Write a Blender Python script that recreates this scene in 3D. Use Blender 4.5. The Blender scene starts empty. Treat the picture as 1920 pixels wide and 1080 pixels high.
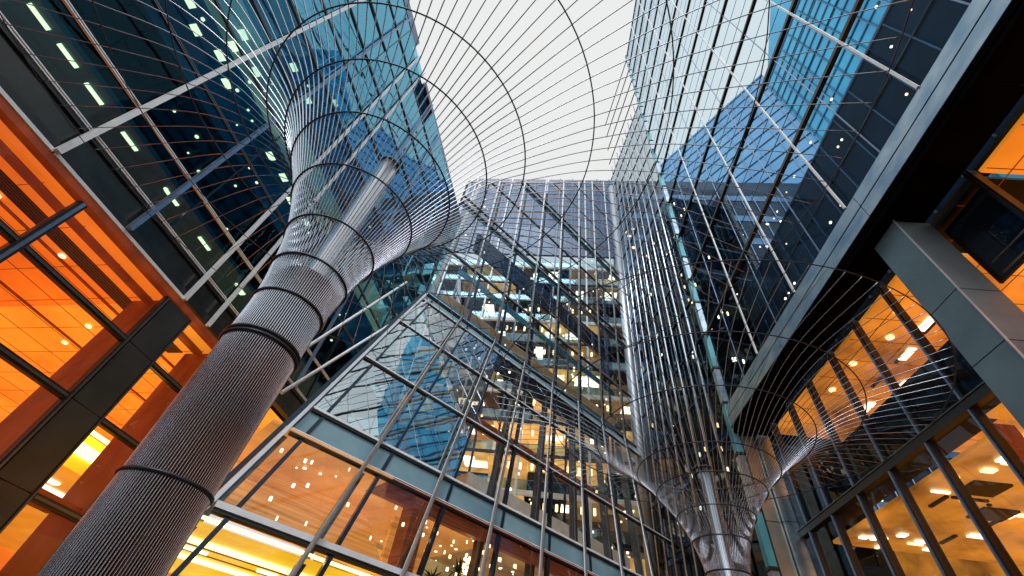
import bpy, math, random
from mathutils import Vector, Matrix
random.seed(7)
PI = math.pi
scene = bpy.context.scene
COL = scene.collection

# ------------------------------------------------------------------ camera
EYE = 1.6                                   # the ground lies 1.6 m below the lens; the camera is the origin
pitch, roll = math.radians(47.10454), math.radians(9.67452)
fwd = Vector((0, math.cos(pitch), math.sin(pitch)))
right0 = Vector((1, 0, 0)); up0 = right0.cross(fwd)
cr = math.cos(roll) * right0 + math.sin(roll) * up0
cu = -math.sin(roll) * right0 + math.cos(roll) * up0
cam_d = bpy.data.cameras.new("camera"); cam = bpy.data.objects.new("camera", cam_d); COL.objects.link(cam)
cam.matrix_world = Matrix(((cr.x, cu.x, -fwd.x, 0), (cr.y, cu.y, -fwd.y, 0), (cr.z, cu.z, -fwd.z, 0), (0, 0, 0, 1)))
cam_d.sensor_width = 36; cam_d.lens = 811.1 / 1920 * 36
cam_d.clip_start = .05; cam_d.clip_end = 3000
scene.camera = cam

# ------------------------------------------------------------------ world, sun, exposure
w = bpy.data.worlds.new("World"); scene.world = w; w.use_nodes = True
nt = w.node_tree; nt.nodes.clear()
out = nt.nodes.new('ShaderNodeOutputWorld')
sky = nt.nodes.new('ShaderNodeTexSky'); sky.sky_type = 'NISHITA'; sky.sun_disc = False
sky.sun_elevation = math.radians(52); sky.sun_rotation = math.radians(195)
b1 = nt.nodes.new('ShaderNodeBackground'); b1.inputs[1].default_value = .08
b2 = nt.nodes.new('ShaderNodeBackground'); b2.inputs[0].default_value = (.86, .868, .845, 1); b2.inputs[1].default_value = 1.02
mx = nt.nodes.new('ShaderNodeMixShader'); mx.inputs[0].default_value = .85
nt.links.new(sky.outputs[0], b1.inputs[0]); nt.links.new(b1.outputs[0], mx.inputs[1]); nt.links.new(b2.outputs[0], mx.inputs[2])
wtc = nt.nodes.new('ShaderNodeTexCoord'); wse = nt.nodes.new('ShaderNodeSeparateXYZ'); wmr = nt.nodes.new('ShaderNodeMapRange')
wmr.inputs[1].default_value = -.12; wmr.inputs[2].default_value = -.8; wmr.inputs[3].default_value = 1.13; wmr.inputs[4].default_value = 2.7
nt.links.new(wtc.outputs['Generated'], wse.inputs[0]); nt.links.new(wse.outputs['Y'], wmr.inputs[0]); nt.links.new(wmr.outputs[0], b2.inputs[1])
nt.links.new(mx.outputs[0], out.inputs[0])                 # an overcast dusk sky, with added brightness behind the camera to light the metal
sd = bpy.data.lights.new("sun", 'SUN'); sd.energy = 1.0; sd.angle = math.radians(20); sd.color = (.97, .985, 1)
so = bpy.data.objects.new("sun", sd); COL.objects.link(so)
so.rotation_euler = (math.radians(38), 0, math.radians(-22))
scene.view_settings.view_transform = 'Standard'; scene.view_settings.look = 'None'
scene.view_settings.exposure = 0; scene.view_settings.gamma = 1
scene.cycles.max_bounces = 8; scene.cycles.transparent_max_bounces = 24
scene.cycles.glossy_bounces = 4; scene.cycles.diffuse_bounces = 2; scene.cycles.sample_clamp_indirect = 4
scene.cycles.caustics_reflective = False; scene.cycles.caustics_refractive = False

# ------------------------------------------------------------------ materials
MATS = {}
def principled(name, col, rough=.5, metal=0, vary=.0, scale=3, stretch=(1, 1, 1), bump=0, emit=None, es=0, spec=.5, cols=None):
    m = bpy.data.materials.new(name); m.use_nodes = True; t = m.node_tree
    p = t.nodes['Principled BSDF']
    p.inputs['Base Color'].default_value = (*col, 1); p.inputs['Roughness'].default_value = rough
    p.inputs['Metallic'].default_value = metal; p.inputs['Specular IOR Level'].default_value = spec
    tc = t.nodes.new('ShaderNodeTexCoord'); mp = t.nodes.new('ShaderNodeMapping'); mp.inputs['Scale'].default_value = stretch
    nz = t.nodes.new('ShaderNodeTexNoise'); nz.inputs['Scale'].default_value = scale; nz.inputs['Detail'].default_value = 5
    t.links.new(tc.outputs['Object'], mp.inputs[0]); t.links.new(mp.outputs[0], nz.inputs['Vector'])
    rp = t.nodes.new('ShaderNodeValToRGB'); rp.color_ramp.elements[0].position = .3; rp.color_ramp.elements[1].position = .7
    a, b = cols if cols else ([c * (1 - vary) for c in col], [min(1, c * (1 + vary)) for c in col])
    rp.color_ramp.elements[0].color = (*a, 1); rp.color_ramp.elements[1].color = (*b, 1)
    t.links.new(nz.outputs['Fac'], rp.inputs[0]); t.links.new(rp.outputs[0], p.inputs['Base Color'])
    if bump:
        bp = t.nodes.new('ShaderNodeBump'); bp.inputs['Strength'].default_value = bump; bp.inputs['Distance'].default_value = .02
        t.links.new(nz.outputs['Fac'], bp.inputs['Height']); t.links.new(bp.outputs[0], p.inputs['Normal'])
    if es:
        p.inputs['Emission Strength'].default_value = es
        if emit is None: t.links.new(rp.outputs[0], p.inputs['Emission Color'])
        else: p.inputs['Emission Color'].default_value = (*emit, 1)
    MATS[name] = m
    return m
def glass(name, tint, refl=(1, 1, 1), ior=1.5, add=0., rough=.0, wav=.0, wscale=.6, streak=0):
    m = bpy.data.materials.new(name); m.use_nodes = True; t = m.node_tree; t.nodes.clear()
    o = t.nodes.new('ShaderNodeOutputMaterial'); mix = t.nodes.new('ShaderNodeMixShader')
    tr = t.nodes.new('ShaderNodeBsdfTransparent'); tr.inputs[0].default_value = (*tint, 1)
    gl = t.nodes.new('ShaderNodeBsdfGlossy'); gl.inputs['Color'].default_value = (*refl, 1); gl.inputs['Roughness'].default_value = rough
    fr = t.nodes.new('ShaderNodeFresnel'); fr.inputs[0].default_value = ior
    ad = t.nodes.new('ShaderNodeMath'); ad.operation = 'ADD'; ad.use_clamp = True; ad.inputs[1].default_value = add
    t.links.new(fr.outputs[0], ad.inputs[0]); t.links.new(ad.outputs[0], mix.inputs[0])
    t.links.new(tr.outputs[0], mix.inputs[1]); t.links.new(gl.outputs[0], mix.inputs[2]); t.links.new(mix.outputs[0], o.inputs[0])
    tc = t.nodes.new('ShaderNodeTexCoord'); nz = t.nodes.new('ShaderNodeTexNoise'); nz.inputs['Scale'].default_value = wscale; nz.inputs['Detail'].default_value = 1.5
    t.links.new(tc.outputs['Object'], nz.inputs['Vector'])
    if wav:
        bp = t.nodes.new('ShaderNodeBump'); bp.inputs['Strength'].default_value = 1; bp.inputs['Distance'].default_value = wav
        t.links.new(nz.outputs['Fac'], bp.inputs['Height']); t.links.new(bp.outputs[0], gl.inputs['Normal'])
    MATS[name] = m
    return m
def lampmat(name, col, s):
    m = bpy.data.materials.new(name); m.use_nodes = True; t = m.node_tree; p = t.nodes['Principled BSDF']
    p.inputs['Base Color'].default_value = (.8, .75, .6, 1)
    nz = t.nodes.new('ShaderNodeTexNoise'); nz.inputs['Scale'].default_value = 2.5
    mr = t.nodes.new('ShaderNodeMapRange'); mr.inputs[3].default_value = s * .75; mr.inputs[4].default_value = s * 1.2
    t.links.new(nz.outputs['Fac'], mr.inputs[0]); t.links.new(mr.outputs[0], p.inputs['Emission Strength'])
    p.inputs['Emission Color'].default_value = (*col, 1); MATS[name] = m
    return m

ROD = principled('brushed_steel', (.43, .47, .55), .11, .95, .12, 1.2, (1, 1, .5), 0)
HOOP = principled('dark_steel', (.045, .047, .055), .35, .6, .2, 4)
LINER = principled('dark_liner', (.008, .009, .014), .3, .3, .3, 3)
PIPE = principled('polished_steel', (.70, .76, .86), .22, 1, .06, 3, (1, 1, .3), .05)
BLACK = principled('black_frame', (.008, .009, .012), .4, .0, .3, 2)
BLUEBLACK = principled('navy_mullion', (.015, .028, .05), .28, .4, .3, 2)
GREYFR = principled('grey_frame', (.10, .105, .11), .35, .5, .15, 2)
WHITE = principled('white_metal', (.78, .81, .86), .35, .1, .06, 2)
SILVER = principled('silver_metal', (.66, .70, .78), .3, .5, .1, 2)
PALEBLUE = principled('pale_blue_metal', (.20, .28, .42), .3, .6, .15, 2)
PANEL = principled('charcoal_panel', (.028, .034, .036), .42, .1, .35, .7, (1, 1, 1), .05)
OLIVE = principled('smoked_spandrel', (.022, .022, .018), .22, .1, .5, .8)
FASCIA = principled('blue_grey_fascia', (.22, .34, .42), .30, .85, .3, .8, (1, 1, 2), .02, cols=((.22, .36, .50), (.50, .60, .66)))
PIER = principled('grey_blue_cladding', (.16, .25, .30), .45, .3, .16, .8, (1, 1, 1), .02)
SOFFIT = principled('dark_soffit', (.005, .005, .006), .12, 0, .4, .5, (1, 1, 1), .5, spec=.0)
MATTE = principled('matte_black', (.004, .004, .005), .8, 0, .3, 1, spec=0)
BEIGE = principled('beige_metal', (.42, .38, .31), .3, .7, .15, 1)
ORANGE = principled('orange_ceiling', (.5, .13, .015), .6, 0, .0, .2, (1, 1, 1), 0, es=1.15, cols=((.50, .085, .007), (.80, .185, .013)))  # interior colours from here to the dim plaster carry room lamplight as glow
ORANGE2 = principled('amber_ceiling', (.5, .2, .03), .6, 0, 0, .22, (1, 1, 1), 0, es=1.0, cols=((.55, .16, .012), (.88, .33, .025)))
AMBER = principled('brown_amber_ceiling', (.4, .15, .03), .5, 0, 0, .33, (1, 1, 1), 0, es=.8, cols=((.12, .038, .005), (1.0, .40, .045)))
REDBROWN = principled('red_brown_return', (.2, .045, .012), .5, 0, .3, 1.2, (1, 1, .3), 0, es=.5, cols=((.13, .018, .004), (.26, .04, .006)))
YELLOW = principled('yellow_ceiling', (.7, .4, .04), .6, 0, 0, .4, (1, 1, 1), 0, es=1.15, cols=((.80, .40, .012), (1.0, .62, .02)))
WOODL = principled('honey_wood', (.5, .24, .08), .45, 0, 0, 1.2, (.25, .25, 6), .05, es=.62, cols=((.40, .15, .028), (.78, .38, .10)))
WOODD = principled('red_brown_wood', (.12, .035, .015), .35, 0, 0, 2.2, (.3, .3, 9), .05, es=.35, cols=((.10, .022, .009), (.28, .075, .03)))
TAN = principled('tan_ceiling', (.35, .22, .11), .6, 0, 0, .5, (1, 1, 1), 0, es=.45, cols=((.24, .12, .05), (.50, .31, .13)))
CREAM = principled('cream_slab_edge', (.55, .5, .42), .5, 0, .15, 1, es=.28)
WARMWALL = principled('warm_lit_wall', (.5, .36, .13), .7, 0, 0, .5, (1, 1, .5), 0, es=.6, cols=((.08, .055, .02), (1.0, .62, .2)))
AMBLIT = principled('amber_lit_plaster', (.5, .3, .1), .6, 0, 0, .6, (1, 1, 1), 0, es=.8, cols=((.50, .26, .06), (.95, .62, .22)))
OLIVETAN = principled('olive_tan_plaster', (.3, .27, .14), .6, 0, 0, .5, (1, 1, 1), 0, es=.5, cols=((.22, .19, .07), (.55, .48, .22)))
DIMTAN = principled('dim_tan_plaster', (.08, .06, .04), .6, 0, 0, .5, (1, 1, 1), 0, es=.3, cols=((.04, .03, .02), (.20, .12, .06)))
NAVY = principled('navy_panel', (.02, .026, .06), .25, .3, .4, .9)
PURPLE = principled('mauve_grey_cladding', (.17, .15, .19), .35, .4, .35, .5, cols=((.012, .030, .07), (.055, .055, .10)))
TEAL = principled('teal_spandrel', (.06, .22, .27), .3, .1, .2, .5, cols=((.13, .25, .31), (.24, .38, .44)), es=.05)
TEALG = principled('teal_strip', (.10, .36, .44), .25, .2, .3, .5)
DARKGREEN = principled('dark_interior', (.010, .020, .024), .6, 0, .6, .25)
TEALDARK = principled('teal_ceiling', (.01, .06, .08), .5, 0, .4, .25, (1, 1, 1), 0, es=.2, cols=((.004, .03, .05), (.012, .075, .10)))  # glow of lit floors put into this and the next two ceilings
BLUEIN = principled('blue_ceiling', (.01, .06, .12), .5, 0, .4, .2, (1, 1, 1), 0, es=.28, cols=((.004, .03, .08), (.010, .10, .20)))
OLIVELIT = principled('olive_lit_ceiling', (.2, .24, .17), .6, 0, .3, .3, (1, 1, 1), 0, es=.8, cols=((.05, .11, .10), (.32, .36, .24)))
CYANB = principled('cyan_reflected_glass', (.015, .30, .48), .15, .3, .3, .08, (1, 1, .4), 0, cols=((.006, .28, .56), (.03, .50, .80)))
BLUEB = principled('cornflower_reflected_glass', (.06, .19, .38), .15, .3, .3, .06, (1, 1, .5), 0, cols=((.06, .22, .50), (.17, .40, .66)))
DARKB = principled('dark_navy_cladding', (.008, .014, .024), .5, 0, .6, .12, (1, 1, 2), 0, cols=((.003, .007, .012), (.010, .035, .085)), spec=.15)
BLUEBAND = principled('blue_glazed_band', (.03, .10, .22), .2, .3, .4, .3)
PAVE = principled('granite_paving', (.14, .135, .13), .7, 0, .2, 1.5, (1, 1, 1), .1)
LEAF = principled('dark_leaf', (.02, .045, .018), .5, 0, .4, 3)
POT = principled('terracotta_pot', (.14, .10, .07), .6, 0, .2, 3)
WHITEBR = principled('white_painted_steel', (.62, .60, .58), .4, .1, .1, 2, es=.15)
L_WARM = lampmat('warm_lamp', (1, .72, .36), 2.6)
L_WHITE = lampmat('white_lamp', (1, .9, .66), 2.6)
L_TUBE = lampmat('fluorescent_lamp', (1, .80, .45), 2.6)
L_YEL = lampmat('yellow_cove_light', (1, .85, .35), 3.0)
L_FIRE = lampmat('crystal_lamp', (1, .68, .35), 6)
G_TOWER = glass('blue_tower_glass', (.30, .62, .72), (.22, .62, .84), 1.45, .5, .02, .015, .35)  # reflectivity stepped by height in three copies to imitate the tower's reflections
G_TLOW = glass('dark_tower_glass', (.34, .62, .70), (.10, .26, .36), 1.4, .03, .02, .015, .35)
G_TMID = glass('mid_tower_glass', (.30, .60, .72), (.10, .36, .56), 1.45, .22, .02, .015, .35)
G_LOW = glass('clear_office_glass', (.93, .9, .88), (.9, .95, 1), 1.25, .0, .0)
G_SCREEN = glass('wavy_screen_glass', (.80, .92, .97), (.40, .65, .95), 1.13, .0, .0, .012, .4)
G_SLOPE = glass('sloping_atrium_glass', (.86, .86, .86), (.85, .92, 1), 1.3, .02, .0, .01, .5)
G_SKYR = glass('bright_raking_glass', (.50, .53, .56), (.95, .97, 1), 1.7, .46, .0, .008, .45)  # brighter copy of the raking glass, extra sky reflection put in
G_BAL = glass('balustrade_glass', (.55, .75, .78), (.5, .75, .8), 1.3, .12, .05, .0)
G_ATR = glass('atrium_glass', (.66, .76, .82), (.6, .75, .95), 1.3, .03, .0, .02, .5)
G_DARK = glass('smoked_glass', (.55, .62, .66), (.6, .75, .9), 1.35, .03, .0, .02, .4)
G_AMB = glass('amber_window_glass', (.85, .8, .75), (.7, .85, 1), 1.35, .0, .0, .01, .5)

# ------------------------------------------------------------------ mesh helpers
class MB:
    def __init__(s): s.v = []; s.f = []; s.sm = []
    def poly(s, pts):
        n = len(s.v); s.v += [Vector(p) for p in pts]; s.f.append(tuple(range(n, n + len(pts)))); s.sm.append(False)
    def face(s, pts):                   # a pane whose front looks to the court
        a, b, c = [Vector(q) for q in pts[:3]]; nn = (b - a).cross(c - b)
        s.poly(pts if nn.dot(-a) > 0 else pts[::-1])
    def hexa(s, p):                     # eight corners: bottom ring 0-3, top ring 4-7
        n = len(s.v); s.v += [Vector(q) for q in p]
        for q in ((0, 3, 2, 1), (4, 5, 6, 7), (0, 1, 5, 4), (1, 2, 6, 5), (2, 3, 7, 6), (3, 0, 4, 7)):
            s.f.append(tuple(n + k for k in q)); s.sm.append(False)
    def tube(s, pts, r, k=8, closed=False, caps=True):
        pts = [Vector(p) for p in pts]; n = len(s.v); m = len(pts)
        rr = r if isinstance(r, (list, tuple)) else [r] * m
        nrm = None
        for i, p in enumerate(pts):
            a = pts[i - 1] if (i or closed) else p; b = pts[(i + 1) % m] if (i < m - 1 or closed) else p
            t = (b - a).normalized()
            if nrm is None:
                nrm = t.orthogonal().normalized()
            nrm = (nrm - t * nrm.dot(t)).normalized(); bi = t.cross(nrm)
            for j in range(k):
                an = 2 * PI * j / k
                s.v.append(p + rr[i] * (math.cos(an) * nrm + math.sin(an) * bi))
        for i in range(m if closed else m - 1):
            i2 = (i + 1) % m
            for j in range(k):
                j2 = (j + 1) % k
                s.f.append((n + i * k + j, n + i * k + j2, n + i2 * k + j2, n + i2 * k + j)); s.sm.append(True)
        if caps and not closed:
            s.f.append(tuple(n + j for j in reversed(range(k)))); s.sm.append(False)
            s.f.append(tuple(n + (m - 1) * k + j for j in range(k))); s.sm.append(False)
    def beam(s, a, b, wd, ht, side):    # rectangular bar a-b, wd along 'side', ht across
        a = Vector(a); b = Vector(b); t = (b - a).normalized(); sd_ = (Vector(side) - t * Vector(side).dot(t)).normalized(); u = t.cross(sd_)
        o = [(-1, -1), (1, -1), (1, 1), (-1, 1)]
        s.hexa([a + sd_ * wd / 2 * x + u * ht / 2 * y for x, y in o] + [b + sd_ * wd / 2 * x + u * ht / 2 * y for x, y in o])
    def disc(s, c, nrm, r, k=14, th=.03):
        c = Vector(c); nrm = Vector(nrm).normalized(); s.tube([c, c + nrm * th], r, k)
    def build(s, name, mat, parent=None):
        me = bpy.data.meshes.new(name)
        off = Vector(parent.get('_o', (0, 0, 0))) if parent is not None else Vector((0, 0, 0))
        me.from_pydata([v - off for v in s.v], [], s.f); me.materials.append(mat)
        me.polygons.foreach_set('use_smooth', s.sm); me.update()
        o = bpy.data.objects.new(name, me); COL.objects.link(o)
        if parent is not None:
            o.parent = parent; o['_o'] = tuple(off)
        return o
def tag(o, label=None, cat=None, group=None, kind=None):
    if label: o['label'] = label
    if cat: o['category'] = cat
    if group: o['group'] = group
    if kind: o['kind'] = kind
    return o
def thing(name, label, cat, loc=(0, 0, 0), group=None):
    o = bpy.data.objects.new(name, None); COL.objects.link(o); o.location = loc; o['_o'] = tuple(loc)
    return tag(o, label, cat, group)

class Wall:                              # a vertical facade plane: u along it, z up, d into the building
    def __init__(s, az, off, sgn):
        a = math.radians(az); s.h = Vector((math.sin(a), math.cos(a), 0)); s.n = Vector((math.cos(a), -math.sin(a), 0)); s.off = off; s.sgn = sgn
        s.inn = s.n * sgn
    def P(s, u, z, d=0): return s.h * u + s.n * (s.off + s.sgn * d) + Vector((0, 0, z))
    def box(s, mb, u0, u1, z0, z1, d0, d1):
        P = s.P
        mb.hexa([P(u0, z0, d0), P(u1, z0, d0), P(u1, z0, d1), P(u0, z0, d1), P(u0, z1, d0), P(u1, z1, d0), P(u1, z1, d1), P(u0, z1, d1)])
    def pane(s, mb, u0, u1, z0, z1, d=0, jit=0):
        j = [d + random.uniform(-jit, jit) for _ in range(3)]
        j.append(j[0] - j[1] + j[2])
        mb.face([s.P(u0, z0, j[0]), s.P(u1, z0, j[1]), s.P(u1, z1, j[2]), s.P(u0, z1, j[3])])
    def one(s, name, mat, par, *b):
        m = MB(); s.box(m, *b); return m.build(name, mat, par)
L = Wall(15.2, -18.5, -1)
R = Wall(7.08, 12.5, 1)
C = Wall(51.9, -21.0, -1)
BK = Wall(99.7, -51.81, -1)
GZ = -EYE

# ------------------------------------------------------------------ ground
g = MB(); g.poly([(-400, -400, GZ), (400, -400, GZ), (400, 400, GZ), (-400, 400, GZ)])
tag(g.build('ground', PAVE), kind='structure')

# ------------------------------------------------------------------ wire funnels
def catmull(pts, n):
    o = []
    for i in range(len(pts) - 1):
        p0 = pts[max(i - 1, 0)]; p1 = pts[i]; p2 = pts[i + 1]; p3 = pts[min(i + 2, len(pts) - 1)]
        for k in range(n):
            t = k / n
            o.append(tuple(.5 * (2 * b + (c - a) * t + (2 * a - 5 * b + 4 * c - d) * t * t + (3 * b - a - 3 * c + d) * t ** 3) for a, b, c, d in zip(p0, p1, p2, p3)))
    o.append(pts[-1]); return o
def funnel(name, label, base, prof, hoops, rot0, pipe_top, pipe_r, liner, rs=1):
    t = thing(name, label, 'steel sculpture', (base[0], base[1], GZ), 'pair of trumpet shaped steel rod sculptures')
    path = catmull(prof, 7)
    m = MB(); m.tube([(r, 0, h - GZ) for r, h in path], [(.0080 + .0060 * min(1, max(0, (r - .52) / 1.5))) * rs for r, h in path], 7)
    t['_o'] = (0, 0, 0)
    first = m.build('steel_rod', ROD, t)
    for k in range(100):
        o = first if k == 0 else first.copy()
        if k: COL.objects.link(o); o.parent = t
        o.rotation_euler = (0, 0, rot0 + 2 * PI * k / 100)
    for i, (r, h, th, dbl) in enumerate(hoops):
        m = MB(); rr = r + .018
        kk = 100 if i == len(hoops) - 1 else 96
        for q in range(2 if dbl else 1):
            hh = h - GZ + q * .075
            ph = rot0 if kk == 100 else 0
            m.tube([(rr * math.cos(ph + 2 * PI * j / kk), rr * math.sin(ph + 2 * PI * j / kk), hh - .012) for j in range(kk)], th, 7, closed=True)
        m.build('steel_hoop', HOOP, t)
    # inner pipe, an open tube with a thick rim, standing on three short stays
    m = MB(); K = 40; zt = pipe_top - GZ
    def ring(r, z): return [Vector((r * math.cos(2 * PI * j / K), r * math.sin(2 * PI * j / K), z)) for j in range(K)]
    rs = [ring(pipe_r, 0), ring(pipe_r, zt), ring(pipe_r - .03, zt), ring(pipe_r - .03, zt - 3)]
    n = len(m.v)
    for a in rs: m.v += a
    for i in range(3):
        for j in range(K):
            j2 = (j + 1) % K
            m.f.append((n + i * K + j, n + i * K + j2, n + (i + 1) * K + j2, n + (i + 1) * K + j)); m.sm.append(i != 1)
    pp = m.build('inner_pipe', PIPE, t)
    m = MB(); m.tube([(pipe_r * 1.03 * math.cos(2 * PI * j / K), pipe_r * 1.03 * math.sin(2 * PI * j / K), zt) for j in range(K)], .03, 7, closed=True)
    m.build('pipe_collar', HOOP, pp)
    m = MB(); m.tube([(0, 0, .1), (0, 0, liner * .5), (0, 0, liner)], [prof[0][0] - .06, prof[0][0] - .055, prof[0][0] - .04], 48, caps=False)
    m.build('trunk_liner', LINER, t)
    m = MB(); m.tube([(0, 0, 0), (0, 0, .03), (0, 0, .031), (0, 0, .09)], [.75, .75, .62, .58], 48)
    m.build('base_plate', HOOP, t)
    return t
F1 = [(.50, GZ), (.505, 0), (.507, 1.71), (.549, 3.77), (.568, 4.6), (.669, 5.38), (.857, 6.27), (1.282, 7.42), (1.85, 8.58), (2.545, 9.72), (3.43, 10.6), (5.22, 12.0), (7.37, 12.92), (9.67, 13.17), (12.8, 13.2)]
h1 = [(.508, 1.71, .022, 0), (.552, 3.74, .026, 1), (.568, 4.6, .022, 0), (.669, 5.38, .022, 0), (.857, 6.27, .02, 0), (1.282, 7.42, .018, 0), (1.85, 8.58, .018, 0), (2.545, 9.72, .018, 0), (3.43, 10.6, .018, 0), (5.22, 12.0, .018, 0), (7.37, 12.92, .018, 0), (9.67, 13.17, .016, 0), (12.8, 13.2, .016, 0)]
funnel('rod_funnel', 'tall trumpet of steel rods on a thick ribbed trunk, flaring over the whole court', (-3.64, 5.70), F1, h1, math.radians(-4.2), 9.9, .235, 6.9)
F2 = [(.46, GZ), (.46, 2.0), (.505, 3.6), (.694, 4.39), (.98, 5.0), (1.43, 5.64), (1.92, 6.2), (3.08, 7.13), (4.48, 7.73), (6.52, 8.0)]
h2 = [(.47, 2.4, .02, 0), (.515, 3.68, .02, 0), (.694, 4.39, .018, 0), (.98, 5.0, .016, 0), (1.43, 5.64, .018, 0), (1.92, 6.2, .016, 0), (3.08, 7.13, .016, 0), (4.48, 7.73, .016, 0), (6.52, 8.0, .014, 0)]
funnel('rod_funnel', 'lower, slimmer trumpet of steel rods flaring beside the amber windows under the fascia', (6.47, 11.77), F2, h2, math.radians(-41), 6.4, .16, 4.2, .6)

# ------------------------------------------------------------------ building with orange windows and the dark blue tower over it
LB = thing('office_tower', 'dark blue glass tower over black framed orange lit office windows', 'building', tuple(L.P(8, GZ, 3)))
TOP = 52.4
L.one('trim_rail', WHITE, LB, -14, 4.15, 12.42, 12.56, -.16, .02)
L.one('trim_rail', WHITE, LB, 4.25, 11.24, 12.42, 12.56, -.16, .02)
L.one('head_band', REDBROWN, LB, -14, 14.6, 12.12, 12.40, -.1, .3)
# podium frames: uprights and transoms, each with two grooves
def upright(u, z0, z1, par, wd=.16, mat=GREYFR):
    L.one('upright', BLACK, par, u - wd, u + wd, z0, z1, -.02, .22)
    L.one('cover_strip', mat, par, u - wd * .35, u + wd * .35, z0, z1, -.075, -.022)
def transom(u0, u1, z, par):
    L.one('transom', BLACK, par, u0, u1, z - .13, z + .13, -.012, .2)
    L.one('cover_strip', GREYFR, par, u0, u1, z - .045, z + .045, -.06, -.014)
upright(-8.5, GZ, 12.1, LB); upright(-3.6, GZ, 12.1, LB); upright(1.2, GZ, 12.1, LB); upright(6.05, GZ, 12.1, LB, .15, PALEBLUE); upright(10.86, GZ, 12.1, LB, .09)
upright(12.36, GZ, 12.1, LB, .07); upright(14.66, GZ, 12.1, LB, .11)
for z in (9.62, 6.92, 4.1, 1.4, -.9):
    for a, b in ((-14, -8.66), (-8.34, -3.76), (-3.44, 1.04), (1.36, 5.9), (6.2, 10.77)): transom(a, b, z, LB)
    transom(12.43, 14.55, z, LB)
zz = [GZ, -.9, 1.4, 4.12, 6.94, 9.64, 12.1]
for i in range(6):
    L.one('pier_panel', PANEL, LB, 10.98, 12.26, zz[i] + .02, zz[i + 1] - .02, -.05, .3)
    for a, b in ((-14, -8.66), (-8.34, -3.76), (-3.44, 1.04), (1.36, 5.9), (6.2, 10.77), (12.43, 14.55)):
        m = MB(); L.pane(m, a, b, zz[i] + (.13 if i else 0), zz[i + 1] - (.13 if i < 5 else 0), .08, .003); m.build('window_pane', G_LOW, LB)
# rooms behind: a tall lit ceiling, deep columns, a lower gallery with bright lights
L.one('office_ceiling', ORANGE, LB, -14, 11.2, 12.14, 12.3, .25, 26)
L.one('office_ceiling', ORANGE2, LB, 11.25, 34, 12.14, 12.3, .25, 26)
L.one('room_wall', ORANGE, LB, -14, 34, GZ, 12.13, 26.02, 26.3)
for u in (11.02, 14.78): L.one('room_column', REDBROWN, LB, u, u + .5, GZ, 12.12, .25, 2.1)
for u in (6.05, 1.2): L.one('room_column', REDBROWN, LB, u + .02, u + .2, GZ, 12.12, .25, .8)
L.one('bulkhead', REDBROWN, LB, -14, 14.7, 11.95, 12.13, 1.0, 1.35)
for k in range(6): L.one('air_slot', BLACK, LB, -14, 14.7, 12.09, 12.135, 2.2 + .16 * k, 2.28 + .16 * k)
for dd in (3.6, 8.2, 13.5): L.one('ceiling_track', REDBROWN, LB, -14, 30, 12.06, 12.135, dd, dd + .12)
for k in range(24): L.one('ceiling_joint', REDBROWN, LB, -12 + 1.9 * k, -11.975 + 1.9 * k, 12.125, 12.137, .9, 22)
for k in range(9): L.one('ceiling_joint', REDBROWN, LB, -14, 30, 12.12, 12.136, 4.4 + 2.1 * k, 4.43 + 2.1 * k)
for u, dd in ((3.1, 4.8), (5.4, 3.4), (8.3, 3.3), (9.8, 9.2), (12.6, 6.1), (16, 4.6), (7.2, 12), (13.8, 8.8), (17.5, 11), (20, 7)):
    m = MB(); m.disc(L.P(u, 12.03, dd), (0, 0, 1), .14, 14, .05); m.build('downlight', L_WARM, LB)
L.one('mezzanine_slab', ORANGE2, LB, 11.25, 30, 5.55, 5.8, 2.2, 20)
L.one('mezzanine_slab', REDBROWN, LB, -14, 11.0, 3.4, 3.6, 2.6, 20)
for u, dd in ((13.8, 3.2), (15.2, 4.2), (16.6, 6.2)):
    L.one('light_panel', L_WHITE, LB, u, u + 1.3, 5.45, 5.53, dd, dd + .35)
L.one('cove_wall', YELLOW, LB, 15.4, 18.7, 5.85, 8.1, 5.2, 5.4); L.one('cove_light', L_YEL, LB, 15.5, 18.6, 7.2, 7.7, 5.05, 5.17); L.one('cove_light', L_YEL, LB, 15.5, 18.6, 8.12, 8.25, 4.9, 5.1)
L.one('picture_board', WOODD, LB, 15.6, 16.2, 6.0, 6.5, 5.1, 5.18)
L.one('pelmet', REDBROWN, LB, 12.5, 14.6, 4.25, 4.5, .5, 2.0)
# dark tower
zb = [12.6, 14.22, 16.68, 20.6, 24.4, 27.4, 31.2, 35.2, 39.4, 43.8, 48.2, TOP]
L.one('spandrel', OLIVE, LB, -14, 34, 12.95, 13.95, .1, .3)
L.one('sill_band', BLACK, LB, -14, 34, 12.58, 12.93, -.05, .35)
L.one('sill_band', BLACK, LB, -14, 34, 13.97, 14.13, -.02, .35)
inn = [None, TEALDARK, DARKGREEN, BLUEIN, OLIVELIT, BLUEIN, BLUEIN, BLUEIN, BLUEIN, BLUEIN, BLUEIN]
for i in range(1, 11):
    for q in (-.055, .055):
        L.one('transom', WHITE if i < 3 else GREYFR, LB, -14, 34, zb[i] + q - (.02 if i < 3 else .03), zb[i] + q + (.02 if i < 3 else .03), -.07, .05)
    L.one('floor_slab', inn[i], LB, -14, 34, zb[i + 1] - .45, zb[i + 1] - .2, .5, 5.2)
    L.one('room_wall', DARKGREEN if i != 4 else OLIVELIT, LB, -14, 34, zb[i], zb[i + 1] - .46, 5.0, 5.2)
us = [-14, -9.2, -4.4, .0, 4.19, 8.6, 13.1, 17.6, 22.1, 26.6, 31.1, 34]
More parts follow.
